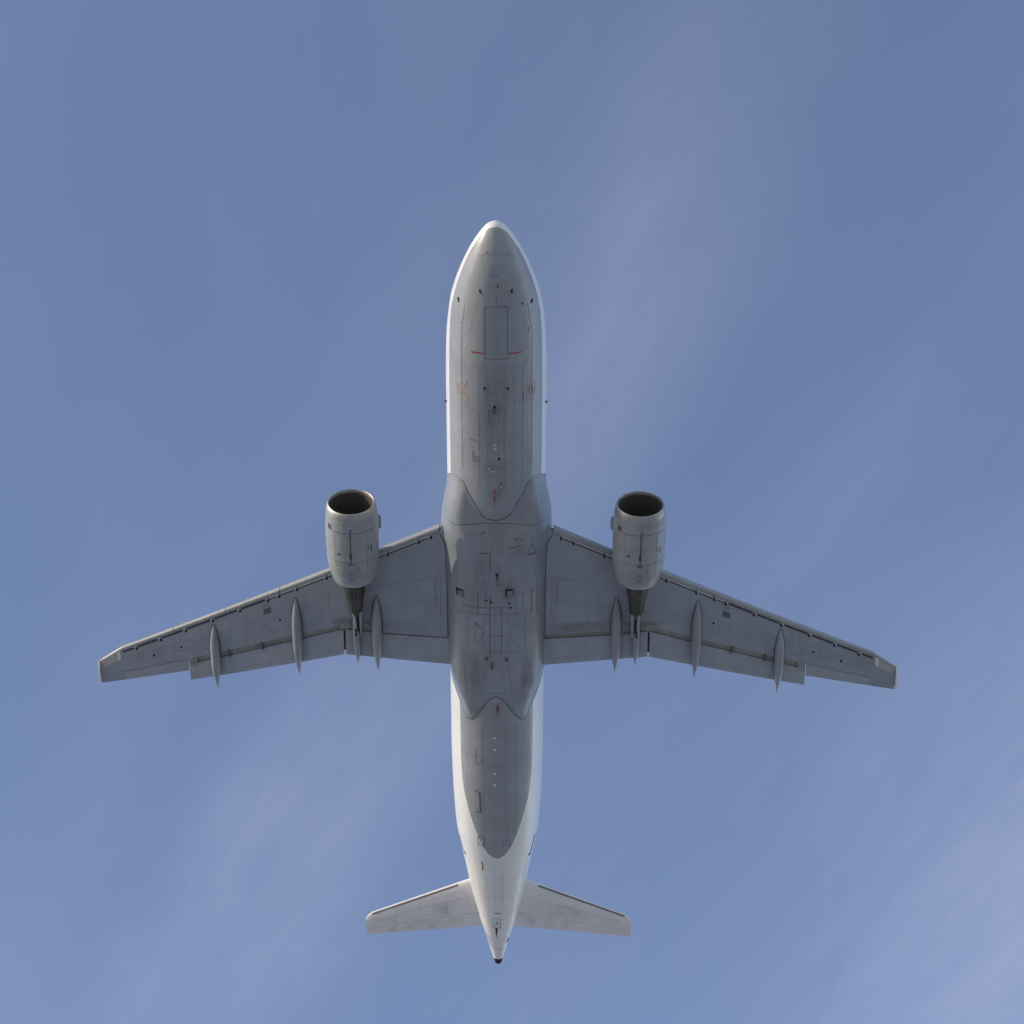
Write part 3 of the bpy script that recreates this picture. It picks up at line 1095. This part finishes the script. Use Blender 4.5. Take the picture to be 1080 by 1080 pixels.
    Build().loft([[(s * (x - .2), yflap(x) - .33, z_), (s * (x + .28), yflap(x) - .33, z_), (s * (x + .28), yflap(x) - .08, z_), (s * (x - .2), yflap(x) - .1, z_)]
                  for x, z_ in ((6.2, wz(6.2) - .03), (6.2, wz(6.2) + .1))], 'cove').link('flap_bracket', w_ob)
    # black plate added behind the gap between the two flaps to keep it dark
    Build().loft([[(s * 6.24, 18.05, z_), (s * 6.40, 18.05, z_), (s * 6.40, 19.0, z_), (s * 6.24, 19.0, z_)] for z_ in (wz(6.3) + .12, wz(6.3) + .16)], 'black').link('flap_gap_plate', w_ob)
    # aileron
    rr = []
    for x in fl(6, 13.09, 15.977):
        z, k = wz(x), chordk(x)
        c = (yhinge(x) - LE(x)) / (yail(x) - LE(x))
        lo, up = lower(x, c), upper(x, c)
        rr.append([(s * x, yhinge(x) + .012, z + lo), (s * x, yail(x), z + .05 * k), (s * x, yail(x), z + .05 * k + .014), (s * x, yhinge(x) + .012, z + up)])
    Build().loft(rr, 'flap').link('aileron', w_ob)
    # flap track fairings
    for x, y0, y1, hw, dp in ((4.94, 16.08, 19.80, .215, .26), (8.295, 16.45, 20.28, .205, .25), (11.86, 18.08, 21.32, .195, .23)):
        canoe(x, s, y0, y1, hw, dp, lambda y, x=x, y0=y0: wz(x) + .05 - .055 * max(0, (y - y0) - 1.2), 'canoe').link('flap_track_fairing', w_ob)
    # wing tip fence: arrow shaped plate above and below the tip
    zt = wz(17.0)
    side = [(20.48, zt + .02), (20.85, zt - .17), (21.50, zt - .22), (21.64, zt - .08), (21.68, zt + .10), (21.85, zt + .92), (21.25, zt + .75)]
    rr = []
    for dx, sh in ((0.0, .96), (.02, 1.0), (.05, 1.0), (.07, .96)):
        rr.append([(s * (17.0 + dx + .06 * abs(z - zt)), lerp(21.2, y, sh), lerp(zt, z, sh)) for y, z in side])
    Build().loft(rr, 'white').link('wing_tip_fence', w_ob)
    # navigation lamp at the front corner of the tip
    rr = []
    for t, r_ in ((0, .02), (.25, .07), (.5, .09), (.75, .07), (1, .02)):
        rr.append([(s * (16.88 + .05 * math.cos(a * math.pi / 4)), 20.42 + .30 * t, zt + .03 + r_ * math.sin(a * math.pi / 4)) for a in range(8)])
    Build().loft(rr, 'lens_amber' if s < 0 else 'lens').link('navigation_lamp', w_ob)
    return w_ob


wings = {s: wing(s) for s in (-1, 1)}


# ------------------------------------------------------------------ engines
def revolve(cx, cz, prof, mat, n=64, cap0=False, cap1=False, B_=None):
    # the inlet face leans: its crown stands forward of its keel
    def lean(y, a, r):
        return y + .085 * r * math.cos(a * 2 * math.pi / n) * max(0.0, min(1.0, (11.56 - y) / .33))
    rr = [[(cx + r * math.sin(a * 2 * math.pi / n), lean(y, a, r), cz - r * math.cos(a * 2 * math.pi / n)) for a in range(n)] for y, r in prof]
    return (B_ or Build()).loft(rr, mat, cap0=cap0, cap1=cap1)


def engine(s):
    cx, cz = s * 5.70, -2.05
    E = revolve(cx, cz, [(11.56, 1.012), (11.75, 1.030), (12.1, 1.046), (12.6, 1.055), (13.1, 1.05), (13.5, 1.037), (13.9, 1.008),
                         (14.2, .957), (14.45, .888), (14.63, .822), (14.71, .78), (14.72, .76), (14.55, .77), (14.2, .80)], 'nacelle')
    E.freeze()
    ring = lambda y, w_=.022, m_='seam', lo=-58, hi=58: E.line([(cx + 1.05 * math.sin(R(a)), y) for a in range(lo, hi + 1, 4)], w_, m_, step=.06)
    ring(12.08)
    ring(13.42, .020, 'seam', -52, 58)
    ring(11.72, .012, 'faint')
    ring(14.1, .016, 'faint')
    ring(12.75, .012, 'faint')
    E.line([(cx + .02, 12.02), (cx + .02, 13.4)], .05, 'rust')
    E.line([(cx + .02, 12.02), (cx + .02, 13.4)], .028, 'seam', lift=.008)
    E.line([(cx, 12.98), (cx + .02, 13.22)], .085, 'black', lift=.009)
    E.line([(cx - .10, 13.50), (cx + .12, 13.50)], .075, 'seam')
    E.line([(cx - .10, 12.25), (cx + .12, 12.25)], .022, 'seam')
    E.line([(cx, 12.9), (cx + .15, 12.9)], .028, 'seam')
    E.dot(cx + .05, 11.95, .045, 'seam')
    for yy in (13.92, 14.22):
        E.line([(cx - .06, yy), (cx + .10, yy)], .05, 'seam')
    E.line([(cx + .22, 13.62), (cx + .30, 13.62), (cx + .28, 13.95), (cx + .22, 13.95)], .03, 'faint')
    E.dot(cx - .44, 13.05, .06, 'seam').dot(cx - .52, 13.08, .03, 'seam')
    E.dot(cx + .54, 13.72, .025, 'pale').dot(cx - .58, 13.72, .025, 'pale')
    for dx in (-.84, -.76):
        E.line([(cx + dx, 11.85), (cx + dx - .01, 12.05)], .05, 'black')
    E.line([(cx + .80, 12.75), (cx + .80, 13.05)], .035, 'rust')
    E.line([(cx + .70, 12.8), (cx + .70, 12.9)], .05, 'seam')
    for dx in (-.62, .66):
        E.line([(cx + dx, 12.1), (cx + dx * .95, 14.0)], .012, 'faint')
    E.patch(cx - .5, cx + .5, 13.4, 14.6, 'grime')
    ob = E.link('engine', jet)
    # bare metal inlet lip
    revolve(cx, cz, [(11.555, 1.010), (11.46, .998), (11.36, .980), (11.28, .957), (11.225, .928), (11.21, .905), (11.225, .887), (11.265, .873), (11.33, .865)], 'lip').link('inlet_lip', ob)
    revolve(cx, cz, [(11.33, .865), (11.4, .861), (11.56, .858), (11.8, .858), (12.1, .866), (12.55, .868)], 'duct').link('inlet_duct', ob)
    # fan
    Fb = Build()
    for k in range(30):
        a0 = k * 2 * math.pi / 30
        rr = []
        for r_, ch, tw in ((.27, .14, 35), (.55, .17, 50), (.86, .19, 62)):
            rad = Vector((math.sin(a0), 0, -math.cos(a0)))
            tan = Vector((math.cos(a0), 0, math.sin(a0)))
            c0 = Vector((cx, 12.35, cz)) + rad * r_
            d_ = (tan * math.sin(R(tw)) + Vector((0, 1, 0)) * math.cos(R(tw))) * ch * .5
            nrm = rad.cross(d_).normalized() * .008
            rr.append([c0 - d_, c0 + nrm, c0 + d_, c0 - nrm])
        Fb.loft(rr, 'blade')
    revolve(cx, cz, [(12.52, .866), (12.53, .1)], 'black', cap1=True, B_=Fb)
    Fb.link('fan', ob)
    revolve(cx, cz, [(11.98, .01), (12.02, .06), (12.12, .14), (12.27, .22), (12.42, .27), (12.5, .275)], 'blade', n=32, cap0=True).link('spinner', ob)
    # core nozzle and plug
    N_ = revolve(cx, cz + .03, [(14.35, .56), (14.6, .52), (14.85, .485), (15.2, .43), (15.6, .365), (16.0, .31), (16.26, .282), (16.27, .262), (16.0, .27)], 'nozzle', n=48)
    N_.freeze()
    for dx in (-.14, .0, .15):
        N_.line([(cx + dx * 1.2, 14.95), (cx + dx * .8, 16.2)], .02, 'seam')
    N_.link('exhaust_nozzle', ob)
    revolve(cx, cz + .03, [(15.7, .2), (16.2, .15), (16.5, .08), (16.62, .01)], 'nozzle', n=24, cap1=True).link('exhaust_plug', ob)
    # strake on the inboard shoulder
    sx = cx - s * 1.04
    rr = []
    for t, y0, y1 in ((0, 11.95, 12.65), (.5, 12.02, 12.64), (1, 12.10, 12.62)):
        px = sx - s * (.13 * t - .04)
        pz = cz + .36 + .08 * t
        rr.append([(px, y0, pz), (px, lerp(y0, y1, .4), pz + .015), (px, y1, pz), (px, lerp(y0, y1, .4), pz - .015)])
    Build().loft(rr, 'canoe').link('strake', ob)
    # pylon from the nacelle crown to the wing, with its slim aft fairing under the wing
    rr = []
    for y, hw, zb, zt in ((12.2, .03, -1.05, -.95), (12.8, .14, -1.12, -.80), (14.0, .22, -1.15, -.62), (15.2, .24, -1.55, -.60), (16.2, .22, -1.62, -.75), (17.2, .17, -1.42, -.80), (18.0, .14, -1.22, -.85)):
        rr.append([(cx - hw, y, zt), (cx - hw, y, zb + .05), (cx - hw * .55, y, zb), (cx + hw * .55, y, zb), (cx + hw, y, zb + .05), (cx + hw, y, zt)])
    Py = Build().loft(rr, 'canoe').freeze()
    Py.patch(cx - .05, cx + .08, 16.0, 17.9, 'black', n=6)
    Py.patch(cx - .2, cx + .2, 15.2, 18.0, 'soot', lift=.006)
    Py.link('pylon', ob)
    x_ = 5.78
    C_ = canoe(x_, s, 16.2, 19.52, .155, .20, lambda y: wz(x_) - .02 - .03 * max(0, y - 17.5), 'canoe', skew=.5).freeze()
    C_.patch(s * x_ - .045, s * x_ + .035, 16.5, 17.95, 'black', n=8)
    C_.link('pylon_fairing', ob)
    return ob


for s in (-1, 1):
    engine(s)


# ------------------------------------------------------------------ tailplane and fin
def tz(x):
    return 1.20 + .65 * (x - 1.2) / 4.9


def tLE(x):
    return 32.66 + .552 * (x - 1.27)


def tTE(x):
    return 35.45 + .222 * (x - 1.0)


def tailplane(s):
    T = Build()
    rr, el, st = [], [], []
    for x in (.5, 1.2, 1.85, 2.4, 3.0, 4.0, 5.0, 5.7, 5.9, 6.08, 6.16, 6.21):
        le, te = tLE(x), tTE(x)
        if x > 5.9:
            le += (x - 5.9) ** 2 * 2.6
        ch = te - le
        h = le + .70 * ch
        th = .10 * ch * (1 if x < 6 else .7)
        z = tz(x)
        up = lambda c, th=th: th * (1.55 * math.sqrt(c) * (1 - c) + .01)
        sec = [(s * x, lerp(le, h - .01, (i / 8) ** 1.8), None) for i in range(9)]
        lo = [(p[0], p[1], z - up((p[1] - le) / ch)) for p in sec]
        hi = [(p[0], p[1], z + up((p[1] - le) / ch)) for p in sec][::-1]
        rr.append(lo + hi)
        c = (h + .01 - le) / ch
        el.append([(s * x, h + .01, z - up(c)), (s * x, te, z - .008), (s * x, te, z + .008), (s * x, h + .01, z + up(c))])
        if 1.8 < x < 6.0:
            st.append((x, le, z, up, ch))
    T.loft(rr, 'tail').freeze()
    T.line([(s * x, lerp(tLE(x), tTE(x), .33)) for x in fl(10, 1.3, 6.0)], .012, 'hair', step=.3)
    for x in (2.4, 3.6, 4.8):
        T.line([(s * x, tLE(x) + .3), (s * x, lerp(tLE(x), tTE(x), .68))], .010, 'hair', step=.3)
    for q in range(7):
        a = random.uniform(1.4, 5.0)
        T.patch(s * a, s * (a + random.uniform(.7, 1.2)), lerp(tLE(a), tTE(a), random.uniform(.25, .4)), lerp(tLE(a), tTE(a), .69), 'tailspeck', slope=.25 * s, lift=.003 + .0004 * q)
    ob = T.link('tailplane', jet)
    E_ = Build().loft(el, 'tail').freeze()
    for q in range(12):
        a = random.uniform(1.1, 5.3)
        E_.patch(s * a, s * (a + random.uniform(.3, .9)), lerp(tLE(a), tTE(a), .71), tTE(a) - .02, 'tailspeck', slope=.23 * s, lift=.003 + .0003 * q)
    E_.link('elevator', ob)
    # bare metal leading edge
    L_ = []
    for x, le, z, up, ch in st:
        p = [.045, .07, .10, .135]
        lo = [(s * x, le + d, z - up(d / ch) - .006) for d in p]
        L_.append(lo + [(s * x, le + d, z - up(d / ch) + .02) for d in p[::-1]])
    Build().loft(L_, 'strip').link('leading_edge', ob)


for s in (-1, 1):
    tailplane(s)
rr = []
for z, le, te, th in ((1.2, 29.0, 35.6, .34), (1.9, 30.2, 35.8, .32), (4.5, 32.4, 36.5, .24), (7.9, 35.2, 37.4, .14)):
    ch = te - le
    lo = [(th * 1.9 * math.sqrt(t) * (1 - t) + .01, le + ch * t, z) for t in (0, .03, .1, .25, .45, .7, 1)]
    rr.append(lo + [(-x, y, z_) for x, y, z_ in lo[::-1]])
Build().loft(rr, 'white').link('tail_fin', jet)
